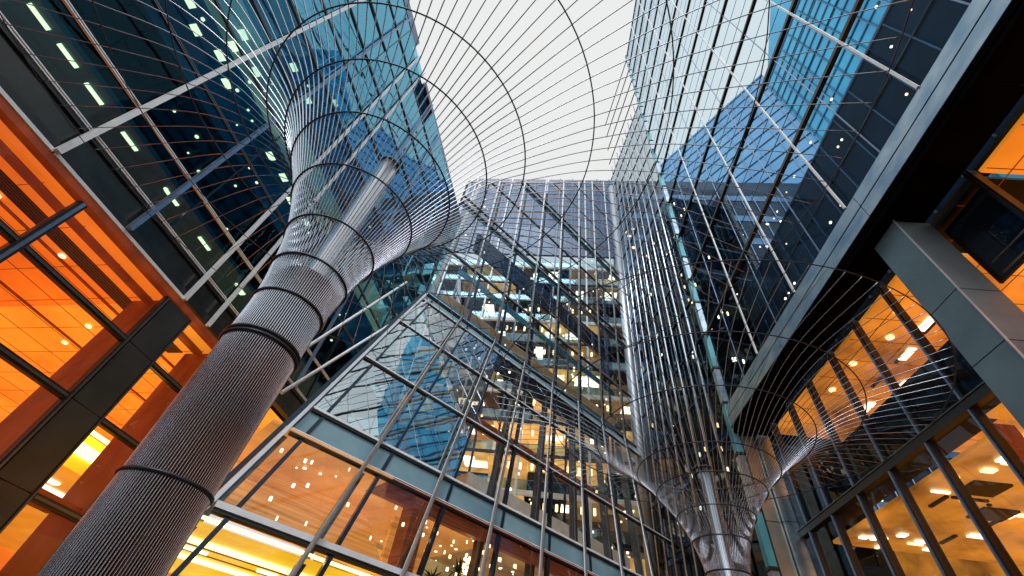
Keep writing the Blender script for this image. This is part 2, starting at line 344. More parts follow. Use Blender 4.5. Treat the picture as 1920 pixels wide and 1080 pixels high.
for i in range(1, 11):
    for j in range(11):
        m = MB(); L.pane(m, us[j] + .03, us[j + 1] - .03, zb[i] + .1, zb[i + 1] - .1, .02, .03)
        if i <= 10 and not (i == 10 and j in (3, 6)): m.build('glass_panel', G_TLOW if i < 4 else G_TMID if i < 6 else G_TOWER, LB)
for j, u in enumerate(us[1:-1]):
    if u in (4.19,): continue
    L.one('mullion', BLUEBLACK, LB, u - .04, u + .04, 14.3, TOP - .2, -.02, .12)
# projecting white fins and slim pale blue ones
def fin(u, z0, z1, mat=WHITE, wd=.11):
    m = MB(); L.box(m, u - wd, u + wd, z0, z1, -.34, -.12); m.build('fin', mat, LB)
fin(4.19, 12.5, TOP, WHITE, .1); fin(11.28, 12.4, TOP, WHITE, .075); fin(13.05, 12.4, TOP, WHITE, .06)
m = MB(); L.box(m, 7.45, 7.62, 12.6, TOP, -.4, -.1); m.build('fin', PALEBLUE, LB)
fin(16.7, 14, TOP, PALEBLUE, .06); fin(20.4, 14, TOP, PALEBLUE, .06)
L.one('parapet', BLUEBAND, LB, -14, 10.3, TOP, TOP + 1.6, 0, .4); L.one('parapet', BLUEBAND, LB, 14.2, 34, TOP - .19, TOP + .5, 0, .4)
L.one('roof_slab', BLACK, LB, -14, 34, TOP - .2, TOP - .01, .42, 14)
# lamps seen through the tower glass: strips along the facade, square panels, points
for u, z, dd in ((.2, 16.15, .9), (1.5, 16.15, .9), (2.9, 16.15, 1.0), (4.9, 16.15, 1.0), (7.7, 16.15, 1.0), (10.4, 16.15, 1.1), (13.6, 16.15, 1.0), (17.2, 16.1, 1.2), (19.4, 16.1, 1.1)):
    L.one('strip_light', L_TUBE, LB, u, u + .85, z, z + .07, dd, dd + .16)
for u, z, dd in ((1.1, 23.9, .9), (2.3, 23.9, 1.4), (3.6, 23.9, .8), (5.0, 23.9, 1.3), (9.4, 23.9, 1.0), (10.9, 23.9, .9), (12.6, 23.9, 1.3), (14.4, 23.9, 1.0), (3.2, 26.8, 1.0), (3.7, 26.8, 2.0), (5.2, 26.8, 1.4), (8.2, 30.6, 1.2), (6.0, 30.6, 1.2), (9.8, 34.6, 1.6)):
    L.one('light_panel', L_TUBE, LB, u, u + .55, z, z + .06, dd, dd + .4)
for k in range(46):
    i = random.choice((1, 2, 2, 3, 3, 4, 5)); u = random.uniform(1, 24); dd = random.uniform(.8, 4)
    m = MB(); m.disc(L.P(u, zb[i + 1] - .52, dd), (0, 0, 1), random.choice((.05, .07, .1)), 8, .05); m.build('downlight', L_TUBE, LB)

# ------------------------------------------------------------------ tower with the wavy glass screen, fascia and amber windows
RB = thing('screen_tower', 'glass screen tower with blue grey fascia, dark soffit and tall amber windows', 'building', tuple(R.P(12, GZ, 4)))
RT = 101
bars = [17.45 + 6.45 * k for k in range(14)]
mul = [-4.75, .15, 5.05, 9.97, 14.87, 19.77, 25.0]
for z in bars[1:] :
    R.one('floor_bar', BLACK, RB, -4.75, 25.3, z - .11, z + .11, -.12, .1)
for u in mul[:-1]:
    R.one('mullion', WHITE, RB, u - .045, u + .045, 17.45, RT, -.22, -.13)
for i, u in enumerate(mul[:-1]):
    m2 = u + 2.45
    R.one('slim_mullion', PALEBLUE, RB, m2 - .025, m2 + .025, 17.45, RT, -.05, .0)
for i in range(13):
    for j in range(6):
        m = MB(); z0, z1 = bars[i] + .11, bars[i + 1] - .11; u0, u1 = mul[j] + .02, mul[j + 1] - .02
        R.pane(m, u0, u1, z0, z1, .05, .05); m.build('glass_panel', G_SCREEN, RB)
for i in range(13):
    for q in (1, 2):
        z = bars[i] + 6.45 * q / 3; R.one('reflected_bar', BLUEBLACK, RB, -4.75, 25.2, z - .022, z + .022, .07, .1)  # thin bars added to imitate fine lines mirrored in the screen
def grooved(name, z0, z1, d0):
    R.one(name, FASCIA, RB, -6, 9.4, z0, z1, d0, .3); R.one(name, FASCIA, RB, 9.43, 17.5, z0, z1, d0, .3); R.one(name, FASCIA, RB, 17.53, 25.7, z0, z1, d0, .3)
grooved('fascia_panel', 16.75, 17.42, -.16); grooved('fascia_panel', 16.0, 16.68, -.16)
R.one('fascia_core', MATTE, RB, -6, 25.6, 15.78, 17.40, -.1, .29)
R.one('drip_edge', MATTE, RB, -6, 25.7, 15.55, 15.76, -.06, .3)
for a, b in ((-6, -.5), (-.47, 4.4), (4.43, 9.2), (9.23, 15), (15.03, 20.4), (20.43, 25.6)):
    R.one('soffit_panel', SOFFIT, RB, a, b, 15.80, 15.9, .32, 1.78)
# corner column of stacked pale blue glass boxes
z = GZ; k = 0
while z < RT - 2:
    hh = 2.9 + .35 * (k % 3)
    R.one('corner_box', TEALG if k % 2 else FASCIA, RB, 25.35, 25.8, z, z + hh - .18, -.2, .2); R.one('corner_joint', BLACK, RB, 25.28, 25.87, z + hh - .17, z + hh - .01, -.26, .26)
    z += hh; k += 1
# end wall of metal panels below the fascia
for i, (a, b) in enumerate(((GZ, 3.3), (3.34, 7.0), (7.04, 10.4), (10.44, 15.5))):
    R.one('metal_panel', (BEIGE, BEIGE, BEIGE, BEIGE)[i], RB, 25.45, 26.0, a, b, .35, 1.15); R.one('metal_panel', FASCIA, RB, 25.2, 25.75, a, b, 1.2, 1.95)
# window wall, 1.8 m behind the fascia
W = 1.8
R.one('lintel', BLACK, RB, -6, 25.2, 9.62, 9.92, W - .06, W + .25)
R.one('lintel_cap', GREYFR, RB, 10.6, 25.2, 9.93, 9.98, W - .1, W - .0)
mus = [-4.5, -.6, 2.2, 7.32, 10.75, 12.75, 15.0, 17.3, 19.65, 21.95, 24.2, 25.2]
for u in mus[:-1]:
    for a, b in ((GZ, 9.6), (9.94, 15.78)):
        R.one('mullion', BLACK, RB, u - .10, u + .10, a, b, W, W + .3)
        R.one('cover_strip', PALEBLUE if u > 10.8 else BLACK, RB, u - .035, u + .035, a, b, W - .07, W - .005)
for j in range(len(mus) - 1):
    for a, b in ((GZ, 9.6), (9.94, 15.78)):
        m = MB(); R.pane(m, mus[j] + .1, mus[j + 1] - .1, a, b, W + .12, .008); m.build('window_pane', G_AMB, RB)
for q in (0, .5): m = MB(); m.tube([R.P(7.6, 12.6 + q, W + .5), R.P(9.2, 12.6 + q, W + .5)], .03, 8); m.build('rail_tube', PALEBLUE, RB)
# big metal pier standing under the fascia
zj = [GZ, 1.0, 3.2, 5.35, 7.45, 9.55, 11.7, 15.5]
for i in range(7):
    m = MB(); R.box(m, 9.27, 10.56, zj[i], zj[i + 1] - .035, .38, W - .12)
    m.build('pier_panel', PIER, RB)
R.one('pier_edge', SILVER, RB, 9.225, 9.262, GZ, 15.5, .35, .40)
R.one('pier_core', BLACK, RB, 9.31, 10.52, GZ, 15.56, .42, W - .16)
# interior: upper ceilings, dark bulkheads, lights
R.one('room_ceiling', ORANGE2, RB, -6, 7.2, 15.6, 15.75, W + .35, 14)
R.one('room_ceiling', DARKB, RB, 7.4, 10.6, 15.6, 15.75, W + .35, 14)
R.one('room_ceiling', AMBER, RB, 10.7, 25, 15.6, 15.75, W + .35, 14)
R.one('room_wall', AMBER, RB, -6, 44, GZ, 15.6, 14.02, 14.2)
R.one('upper_floor', DARKB, RB, 10.7, 25.2, 9.9, 10.3, W + .4, 3.4)
R.one('room_ceiling', AMBER, RB, 10.7, 25.2, 9.55, 9.7, 3.4, 14)
R.one('room_ceiling', ORANGE2, RB, -6, 12.7, 9.3, 9.45, W + .35, 14)
R.one('dark_screen', DARKB, RB, 7.45, 9.6, 12.5, 15.5, W + .6, W + .7)
R.one('dark_blind', DARKB, RB, 10.95, 25.1, 9.96, 12.2, W + .45, W + .5)
R.one('room_column', REDBROWN, RB, 12.95, 13.2, GZ, 9.3, W + .4, W + 1.3)
R.one('room_column', WOODL, RB, 13.3, 14.9, GZ, 9.3, 4.6, 4.9)
for k in range(20): R.one('ceiling_joint', REDBROWN, RB, -5 + 1.5 * k, -4.97 + 1.5 * k, 15.585, 15.597, W + .4, 13.8)
for k in range(6): R.one('ceiling_joint', REDBROWN, RB, -5.8, 24.8, 15.58, 15.598, W + 1.2 + 1.7 * k, W + 1.23 + 1.7 * k)
for k in range(0): R.one('ceiling_joint', REDBROWN, RB, 4 + 1.5 * k, 4.03 + 1.5 * k, 9.43 if 4 + 1.5 * k > 12.7 else 9.285, 9.56, 3.5, 13.8)
for u, d in ((5.6, 3.4), (4.4, 5.6), (6.6, 5.4), (12.0, 3.6), (13.9, 3.2), (15.6, 3.8), (17.7, 3.2), (20.0, 3.3), (3.2, 3.0)):
    m = MB(); m.disc(R.P(u, 15.5, d), (0, 0, 1), .17, 14, .07); m.build('downlight', L_WARM, RB)
for u, d in ((3.4, 4.0), (4.8, 6.2), (6.0, 4.4), (12.3, 5), (14.3, 5), (16.5, 5), (18.6, 5)):
    R.one('air_slot', BLACK, RB, u, u + .9, 15.52, 15.59, d, d + .14)
for u, d in ((16.2, 5.0), (14.1, 4.6), (18.7, 6.2), (20.8, 5.6)):
    R.one('light_panel', L_WHITE, RB, u, u + .9, 15.5, 15.57, d, d + .35)
for k in range(70):
    u = random.uniform(11.2, 25); d = random.uniform(3.6, 12)
    R.one('light_panel', random.choice((L_WHITE, L_WARM)), RB, u, u + .12 + random.random() * .35, 9.45, 9.52, d, d + random.uniform(.1, .9))
for k in range(30):
    u = random.uniform(11.2, 24); d = random.uniform(3.6, 12)
    R.one('air_slot', BLACK, RB, u, u + random.choice((.12, 1.1)), 9.44, 9.53, d, d + (1.4 if k % 2 else .14))
# dark lower storeys behind the screen with their lights
R.one('inner_storey', DARKB, RB, -6, 25, 17.5, 27.6, 3.6, 4.2)
R.one('inner_roof', DARKB, RB, -6, 25, 27.61, 27.8, 3.6, 14)
for z in (19.6, 22.2, 24.9, 27.7): R.one('storey_rail', BLUEBAND, RB, -6, 25, z, z + .09, 3.5, 3.58)
for u in [x * 1.65 for x in range(-3, 15)]: R.one('storey_upright', BLUEBAND, RB, u, u + .07, 17.5, 27.6, 3.42, 3.49)
for k in range(34):
    u = random.uniform(2, 24); z = random.choice((19.4, 22.0, 24.7, 27.4)) - .15
    m = MB(); m.disc(R.P(u, z, 2.6), R.inn, random.choice((.04, .06, .08)), 10, .05); m.build('downlight', random.choice((L_WHITE, L_WHITE, L_WARM)), RB)
# return wall: narrow glass front between the corner column and the tall pale column
Tq0 = R.P(25.9, 0, 0); Tq1 = Vector((14.95, 38.5, 0)); Td = (Tq1 - Tq0)
az_t = math.degrees(math.atan2(Td.x, Td.y)); TW = Wall(az_t, 0, 1); TW.off = Tq0.dot(TW.n)
tu0 = Tq0.dot(TW.h); tu1 = Tq1.dot(TW.h)
nT = 10; st = (tu1 - tu0) / nT
for j in range(1, nT):
    u = tu0 + st * j
    m = MB(); m.tube([TW.P(u, GZ, -.14), TW.P(u, 78, -.14)], .095, 8); m.build('steel_tube', PIPE, RB)
for z in [GZ + 2.2] + [3 + 4.3 * k for k in range(17)] + bars[9:]:
    TW.one('floor_bar', BLUEBLACK, RB, tu0, tu1, z - .07, z + .07, -.04, .12)
for i in range(17):
    for j in range(2):
        m = MB(); ua = tu0 + (tu1 - tu0) * j / 2; ub = tu0 + (tu1 - tu0) * (j + 1) / 2
        TW.pane(m, ua + .05, ub - .05, 3.1 + 4.3 * i, 7.2 + 4.3 * i, .06, .03); m.build('glass_panel', G_DARK, RB)
for i in range(11):
    z = 3 + 4.3 * i
    TW.one('floor_slab', DARKB, RB, tu0, tu1, z - .3, z - .12, .6, 8)
    TW.one('room_wall', DARKGREEN, RB, tu0, tu1, z, z + 4, 7.6, 8)
for k in range(95):
    u = random.uniform(tu0 + .4, tu1 - .4); i = random.randrange(11); d = random.uniform(.8, 5)
    m = MB(); zt = 3 + 4.3 * i - .32; p = TW.P(u, zt, d)
    m.tube([p - Vector((0, 0, .45)), p - Vector((0, 0, .1))], .075, 8); m.build('pendant_lamp', L_WARM if k % 3 else L_WHITE, RB)
# the pale column
PC = thing('steel_column', 'very tall pale steel column where the atrium glass meets the screen tower', 'column', (14.95, 38.6, GZ))
m = MB(); m.tube([(14.75, 38.2, GZ), (14.75, 38.2, 72)], .5, 18); m.build('shaft', SILVER, PC)
m = MB(); m.tube([(15.45, 37.7, GZ), (15.45, 37.7, 72)], .16, 12); m.build('side_tube', PALEBLUE, PC)
m = MB()
for z in range(2, 72, 5): m.tube([(14.75, 38.2, z), (14.75, 38.2, z + .09)], .44, 18)
m.build('joint_ring', GREYFR, PC)

# ------------------------------------------------------------------ atrium: raking lower front, upright upper front
AT = thing('glass_atrium', 'tall glass atrium with raking lower front, teal bands and white tension rods', 'building', tuple(C.P(15, GZ, 4)))
b0 = C.P(8.94, 21.61, 0); hC = C.h
wv = Vector((-0.18746438, 0.23908218, 0.95273124)); nS = hC.cross(wv).normalized()
if nS.dot(C.inn) < 0: nS = -nS           # into the building
SL = .336
def S(h, wd, d=0): return b0 + hC * h + wv * wd + nS * d
WB = -24.1                               # the front meets the paving here
HMAX = 26.8
rows = [WB, -18.6, -15.25, -13.9, -9.55, -5.05, -1.05, 0]
EDGE = .1
def hk(h0, wd): return h0 + SL * wd
# panes and mullions
mh = [EDGE] + [.67 + 3.37 * k for k in range(0, 8)] + [HMAX]
for r in range(7):
    w0, w1 = rows[r], rows[r + 1]
    for j in range(len(mh) - 1):
        a0, a1 = hk(mh[j], w0), hk(mh[j], w1)
        c0, c1 = (hk(mh[j + 1], w0), hk(mh[j + 1], w1)) if j < len(mh) - 2 else (HMAX, HMAX)
        m = MB(); e = .03
        jt = [random.uniform(-.02, .02) for _ in range(3)]; jt.append(jt[0] - jt[1] + jt[2])
        m.face([S(a0 + e, w0 + e, jt[0]), S(c0 - e, w0 + e, jt[1]), S(c1 - e, w1 - e, jt[2]), S(a1 + e, w1 - e, jt[3])])
        if r in (2, 6):
            m2 = MB(); m2.hexa([S(a0 + e, w0 + e, .05), S(c0 - e, w0 + e, .05), S(c0 - e, w0 + e, .2), S(a0 + e, w0 + e, .2), S(a1 + e, w1 - e, .05), S(c1 - e, w1 - e, .05), S(c1 - e, w1 - e, .2), S(a1 + e, w1 - e, .2)])
            m2.build('spandrel_panel', TEAL, AT); continue
        m.build('glass_panel', G_SKYR if r in (3, 4, 5) and j < (3, 3, 3)[r - 3] else G_SLOPE, AT)
for h0 in mh[1:-1]:
    m = MB(); m.beam(S(hk(h0, WB), WB, .1), S(hk(h0, 0), 0, .1), .14, .24, hC); m.build('mullion', BLUEBLACK, AT)
    m = MB(); m.beam(S(hk(h0, WB) - .55, WB, .75), S(hk(h0, 0) - .55, 0, .75), .2, .5, hC); m.build('rear_mullion', GREYFR, AT)
for r in range(1, 8):
    wd = rows[r]; th = (.085, .2, .12, .12, .085, .085, .085, .085)[r]
    m = MB(); m.beam(S(hk(EDGE, wd), wd, -.06), S(HMAX, wd, -.06), th, .1, wv); m.build('transom', WHITE if r < 7 else BLACK, AT)
    m = MB(); m.beam(S(hk(EDGE, wd), wd - th * .5 - .05, .02), S(HMAX, wd - th * .5 - .05, .02), .1, .16, wv); m.build('transom_shadow_gap', BLACK, AT)
m = MB(); m.beam(S(hk(EDGE - .12, WB), WB, -.02), S(hk(EDGE - .12, 0), 0, -.02), .13, .25, hC); m.build('edge_frame', SILVER, AT)
m = MB(); m.beam(S(hk(EDGE - .3, WB), WB, .05), S(hk(EDGE - .3, 0), 0, .05), .16, .35, hC); m.build('edge_frame', BLUEBLACK, AT)
# tension rods standing in front: raking below, upright above the band
def ctop(u): return 38.5 + 1.36 * (u - 9.4)      # the upright front ends in a raking top edge
def rodline(k, par):
    h0 = 3.2 + 3.37 * k
    m = MB(); a = S(hk(h0, WB), WB, -.3); b = S(hk(h0, 0), 0, -.3); c = C.P(8.94 + h0, 21.7, -.3); d = C.P(8.94 + h0, ctop(8.94 + h0) + .4, -.3)
    m.tube([a, b, c, d], .085, 8); m.build('tension_rod', WHITE, par)
for k in range(0, 7): rodline(k, AT)
# transoms and teal bands of the upright front
zc = [21.61, 27.2, 34.2, 35.2, 41.0, 46.3, 47.3, 53.5, 59.5, 66, 73.5]
for z in zc:
    big = z < 50; us0 = max(8.94, 9.4 + (z - 38.5) / 1.36)
    if us0 > 34.5: continue
    C.one('transom', BLACK if big else PALEBLUE, AT, us0, 35.5, z - (.1 if big else .035), z + (.1 if big else .035), -.08, .06)
    if big: C.one('transom_cap', SILVER, AT, us0, 35.5, z + .105, z + .15, -.09, .0)
cu_ = [8.94] + [9.61 + 3.37 * k for k in range(1, 8)] + [35.5]
for k, u in enumerate(cu_[:-1]):
    C.one('mullion', BLUEBLACK, AT, u - .06, u + .06, 21.75, min(50, ctop(u)), .07, .3)
    if ctop(u) > 50.5: C.one('slim_mullion', PALEBLUE, AT, u - .025, u + .025, 50.01, ctop(u), .07, .12)
m = MB(); m.beam(C.P(8.94, ctop(8.94), 0), C.P(35.5, ctop(35.5), 0), .16, .2, Vector((0, 0, 1))); m.build('top_rail', SILVER, AT)
for i in range(10):
    for j in range(8):
        ua, ub = cu_[j] + .07, cu_[j + 1] - .07; z0, z1 = zc[i] + .1, zc[i + 1] - .1
        if ctop(ua) <= z0 + .3: continue
        m = MB(); q = [random.uniform(.01, .07) for _ in range(3)]; q.append(q[0] - q[1] + q[2])
        m.face([C.P(ua, z0, q[0]), C.P(ub, z0, q[1]), C.P(ub, min(z1, ctop(ub)), q[2]), C.P(ua, min(z1, ctop(ua)), q[3])]); m.build('glass_panel', G_ATR, AT)
for a, b in ((34.3, 35.1), (46.4, 47.2)): C.one('spandrel_band', TEALG, AT, max(8.94, 9.6 + (b - 38.5) / 1.36), 35.5, a, b, .32, .45)
C.one('spandrel_band', TEALG, AT, 8.94, 35.5, 22.9, 23.9, 1.7, 1.8)
C.one('brown_soffit', TAN, AT, 11.5, 35.2, 25.2, 25.32, 2.2, 3.6)
C.one('navy_bulkhead', NAVY, AT, 12.2, 35.2, 22.6, 25.18, 3.4, 3.7)
C.one('navy_bulkhead', NAVY, AT, 13.5, 35.2, 34.4, 37.2, 3.4, 3.7)
C.one('spandrel_band', TEALG, AT, 12.0, 35.2, 28.6, 29.3, 2.4, 2.5)
C.one('brown_soffit', WOODD, AT, 14.0, 35.2, 16.3, 16.5, 2.0, 3.2)
# gallery with pendant lamps behind the raking front
S_off = lambda z: (21.61 - z) * .319        # how far the raking front stands out at height z
def gall(z, u0, u1, dep0, dep1, cm=TAN):
    C.one('gallery_ceiling', cm, AT, u0, u1, z, z + .22, dep0 - S_off(z), dep1 - S_off(z))
    C.one('gallery_edge', CREAM, AT, u0, u1, z - .55, z + .24, dep0 - .14 - S_off(z), dep0 - .02 - S_off(z))
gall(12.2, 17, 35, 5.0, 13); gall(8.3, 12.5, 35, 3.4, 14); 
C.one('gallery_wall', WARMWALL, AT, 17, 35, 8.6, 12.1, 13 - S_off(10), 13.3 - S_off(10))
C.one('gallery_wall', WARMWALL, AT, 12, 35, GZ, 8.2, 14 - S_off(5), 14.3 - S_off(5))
for k in range(14):
    u = 17.6 + k * 1.25
    for z, dp in ((12.15, 5.6), (8.25, 4.2)):
        if k > 12 and z < 9: continue
        m = MB(); p = C.P(u, z, dp - S_off(z)); m.tube([p - Vector((0, 0, .95)), p - Vector((0, 0, .55))], .10, 10); m.build('pendant_lamp', L_WARM, AT)
# entrance hall: yellow ceiling with coves, honey wood wall, dark wood post and beam
def hall(name, mat, u0, u1, z0, z1, a, b): C.one(name, mat, AT, u0, u1, z0, z1, a - S_off(3.9), b - S_off(3.9))
hall('hall_ceiling', YELLOW, 1.0, 9.6, 3.35, 3.5, .35, 8)
hall('hall_ceiling', YELLOW, 10.4, 12.4, 3.35, 3.5, .35, 7)
for q in (1.5, 4.0): hall('cove_light', L_YEL, 1.2, 9.4, 3.24, 3.34, q, q + .3)
hall('cove_light', L_YEL, 10.6, 12.3, 3.24, 3.34, 1.5, 1.8)
for q in (2.4, 3.3): hall('ceiling_joint', WOODD, 1.2, 9.4, 3.31, 3.345, q, q + .04)
for u in (3.2, 5.6, 8.0): hall('light_panel', L_WHITE, u, u + .7, 3.27, 3.34, 2.8, 2.95)
hall('edge_light', L_YEL, 2.0, 9.6, 3.58, 3.66, .36, .5)
m = MB(); m.poly([C.P(1.5, 3.9, .6 - S_off(3.9)), C.P(9.3, 3.9, .9 - S_off(3.9)), C.P(9.6, 7.3, 5.4 - S_off(3.9)), C.P(3.0, 7.3, 5.4 - S_off(3.9))])
wp = m.build('wood_lining', WOODL, AT)
sm = wp.modifiers.new('solid', 'SOLIDIFY'); sm.thickness = .1
hall('wood_lining', WOODL, 10.1, 12.0, 3.6, 6.6, 3.0, 3.2)
hall('wood_post', WOODD, 9.65, 10.35, GZ, 6.8, .9, 1.7)
hall('wood_beam', WOODD, 8.4, 34, 6.45, 7.0, 1.2, 1.5)
hall('hall_soffit', WOODD, 8.4, 34, 7.02, 7.12, .9, 3.0)
hall('hall_ceiling', WOODL, 3.2, 8.38, 7.02, 7.12, .9, 3.0); hall('hall_ceiling', WOODL, 3.2, 15.5, 7.0, 7.12, 3.02, 8.5)
hall('hall_ceiling', TAN, 15.6, 34, 7.0, 7.12, 4.52, 12)
hall('hall_wall', WARMWALL, 12.5, 34, GZ, 6.9, 9.0, 9.2)
for k in range(7): hall('dark_doorway', DARKGREEN, 13 + 2.6 * k, 14.3 + 2.6 * k, 3.5, 6.0, 8.8, 8.98)
hall('lit_curtain', OLIVETAN, 14.2, 17.5, 3.5, 6.6, 6.4, 6.5)
for k in range(60):
    u = random.uniform(4, 30); q = random.uniform(2, 8)
    m = MB(); p = C.P(u, 6.9 if u > 10 else 7.0, q - S_off(3.9)); m.disc(p - Vector((0, 0, .12)), (0, 0, 1), random.choice((.04, .06, .08)), 8, .04); m.build('downlight', L_WHITE, AT)
for k in range(98):
    u = random.uniform(10, 34) if k < 60 else random.uniform(4, 16); z = random.uniform(8.5, 50) if k < 60 else random.uniform(4.2, 6.9)
    if z > ctop(u) - 1: z = 20
    d = (1.2 if k < 60 else .5) - (S_off(z) if z < 21 else 0)
    m = MB(); p = C.P(u, z, d); m.tube([p, p + Vector((0, 0, .12))], random.choice((.05, .07, .09)) * (1 if k < 60 else .6), 8); m.build('fairy_reflection', L_WHITE if k % 3 else L_WARM, AT)  # glowing dots added to imitate fairy lights mirrored in the glass
# white V braces inside
for a, b in (((10.6, 7.6, 4.0), (9.8, 23, 5.0)), ((10.9, 7.6, 4.0), (13.6, 22.0, 6.0)), ((19, 7.6, 9.0), (15, 34, 7.5)), ((10.5, 23, 3.2), (11.8, 45, 3.4))):
    m = MB(); m.tube([C.P(a[0], a[1], a[2] - S_off(min(21, a[1]))), C.P(b[0], b[1], b[2])], .24, 12); m.build('brace', WHITEBR, AT)
# two loose raking rods beyond the glass edge
def looserod(a, b):
    m = MB(); m.tube([S(*a, -.02), S(*b, -.02)], .075, 8); return m.build('stay_rod', WHITE, AT)
looserod((-5.88, -13.95), (.2, -.7)); looserod((-6.6, -13.2), (-1.75, -.4))

# ------------------------------------------------------------------ chandelier and plants in the hall
ch = thing('chandelier', 'glittering ball chandelier hanging behind the raking glass among dark plants', 'chandelier', tuple(C.P(14.0, 5.55, 2.1 - S_off(3.9))))
c0 = Vector(ch['_o'])
m = MB(); m.tube([c0 + Vector((0, 0, .5)), c0 + Vector((0, 0, 1.4))], .02, 6); m.build('hanging_rod', BLACK, ch)
m = MB()
for k in range(90):
    v = Vector((random.gauss(0, 1), random.gauss(0, 1), random.gauss(0, 1))).normalized() * random.uniform(.2, .55)
    p = c0 + v; m.tube([p, p + Vector((.02, 0, .09))], .035, 5)
m.build('crystals', L_FIRE, ch)
lab = ['tall dark leafy plant in a pot behind the glass, beside the chandelier', 'bushy dark plant behind the glass on the far side of the chandelier', 'small dark plant near the wood post behind the glass', 'dark plant behind the glass under the row of hanging lamps']
for i, (u, q, hh) in enumerate(((13.0, 1.6, 2.2), (15.0, 1.5, 1.9), (12.0, 1.9, 1.5), (16.4, 1.6, 1.7))):
    p0 = C.P(u, 3.52, q - S_off(3.9)); p = thing('potted_plant', lab[i], 'plant', tuple(p0), 'plants in the glass hall')
    m = MB(); m.tube([p0, p0 + Vector((0, 0, .5)), p0 + Vector((0, 0, .5))], [.22, .3, .26], 14); m.build('pot', POT, p)
    m = MB(); m.tube([p0 + Vector((0, 0, .4)), p0 + Vector((0, 0, hh * .6))], .03, 6); m.build('stem', POT, p)
    m = MB()
    for k in range(120):
        a = random.uniform(0, 2 * PI); el = random.uniform(-.3, 1.3); ln = random.uniform(.35, .8)
        s0 = p0 + Vector((0, 0, random.uniform(.5, hh * .75))); d = Vector((math.cos(a) * math.cos(el), math.sin(a) * math.cos(el), math.sin(el)))
        s = d.cross(Vector((0, 0, 1))).normalized() * .045
        m.poly([s0, s0 + d * ln * .5 + s, s0 + d * ln + Vector((0, 0, -.1)), s0 + d * ln * .5 - s])
    m.build('leaves', LEAF, p)
# podium under the plants and chandelier
pl = thing('hall_balcony', 'low wood fronted balcony carrying the plants behind the raking glass', 'balcony', tuple(C.P(16, 3.3, 2 - S_off(3.9))))
mm = MB(); C.box(mm, 11.5, 20.5, 3.3, 3.5, .9 - S_off(3.9), 4 - S_off(3.9)); mm.build('deck', WOODD, pl)
mm = MB(); C.box(mm, 12.6, 20.5, GZ, 3.29, 1.4 - S_off(3.9), 3.6 - S_off(3.9)); mm.build('support', WOODL, pl)

# ------------------------------------------------------------------ office block behind the atrium
BB = thing('office_block', 'mauve grey office block with warm lit open floors behind the atrium glass', 'building', tuple(BK.P(-5, GZ, 5)))
B0, B1, BT = -23.2, 11.5, 96.4
fl = [GZ] + [3.2 + 4.6 * k for k in range(14)]
for i, z in enumerate(fl[1:]):
    lit = z < 65
    BK.one('floor_slab', (CREAM if i % 3 == 1 else NAVY) if lit else PURPLE, BB, B0, B1, z - (.75 if i % 3 == 1 else .5), z - .2, -.25, .1)
    if not lit:
        BK.one('ceiling', NAVY, BB, B0, B1, z - .48, z - .3, .12, 9); continue
    m = MB(); BK.pane(m, B0, B1, z - .15, z + .95, -.2, 0); m.build('glass_balustrade', G_BAL, BB)
    BK.one('handrail', PALEBLUE, BB, B0, B1, z + .96, z + 1.02, -.24, -.16)
    for k in range(7):
        a, b = B0 + (B1 - B0) * k / 7, B0 + (B1 - B0) * (k + 1) / 7
        sh = random.uniform(-.6, .6)
        hot = random.random() < (.66 if z < 44 else .35)
        BK.one('room_ceiling', random.choice((TAN, AMBLIT, OLIVETAN, AMBLIT)) if hot else random.choice((NAVY, DARKGREEN, DIMTAN)), BB, a + .03, b - .03, z - .72, z - .55, .12, 6.2)
        BK.one('room_wall', random.choice((WARMWALL, TAN, AMBLIT)) if hot and random.random() < .6 else random.choice((NAVY, DARKGREEN, DIMTAN)), BB, a + .03, b - .03, z - .1, z + 3.8, 2.4 + sh + 1.6 * (k % 3), 6.4)
    for k in range(5):
        u = B0 + 8 + random.uniform(0, 25); BK.one('light_panel', L_WHITE, BB, u, u + random.uniform(.8, 2.2), z - .79, z - .73, random.uniform(.6, 3.5), random.uniform(3.6, 3.8))
BK.one('rear_wall', NAVY, BB, B0, B1, GZ, 66, 9.02, 9.4)
for k in range(14):
    u = B0 + 1.2 + 2.5 * k; BK.one('cladding_seam', BLUEBLACK, BB, u, u + .16, 66.6, BT - .1, -.14, -.01)
for i in range(3):
    z0 = (66.5, 76.0, 86.5)[i]; z1 = (75.9, 86.4, BT)[i]
    BK.one('cladding_panel', (NAVY, PURPLE, PURPLE)[i], BB, B0, B1, z0, z1, 0, .4)
BK.one('roof_slab', BLACK, BB, B0, B1, BT - .3, BT, .42, 14)
for z in (69, 72.5, 79, 82, 89.5, 93.4): BK.one('cladding_joint', BLUEBLACK, BB, B0, B1, z - .12, z + .12, -.08, -.01)
for k in range(12):
    u = B0 + (B1 - B0) * (k + .5) / 12; BK.one('column', NAVY if k % 3 else WHITEBR, BB, u - .14, u + .14, GZ, BT - .4, -.5, -.27)
for i in range(2, 13):
    us_ = random.uniform(-11, -1)
    for k in range(8):
        m = MB(); p = BK.P(us_ + 1.45 * k, fl[i] - .95, .9); m.tube([p - Vector((0, 0, .85)), p - Vector((0, 0, .1))], .17, 8); m.build('pendant_lamp', L_WARM, BB)
for k in range(90):
    u = random.uniform(-16, 11); z = random.uniform(8, 62)
    m = MB(); m.disc(BK.P(u, z, -.3), BK.n, random.choice((.08, .11, .16)), 8, .08); m.build('reflected_spot', L_WHITE if k % 2 else L_WARM, BB)  # glowing discs added in place of small lights mirrored in the glass

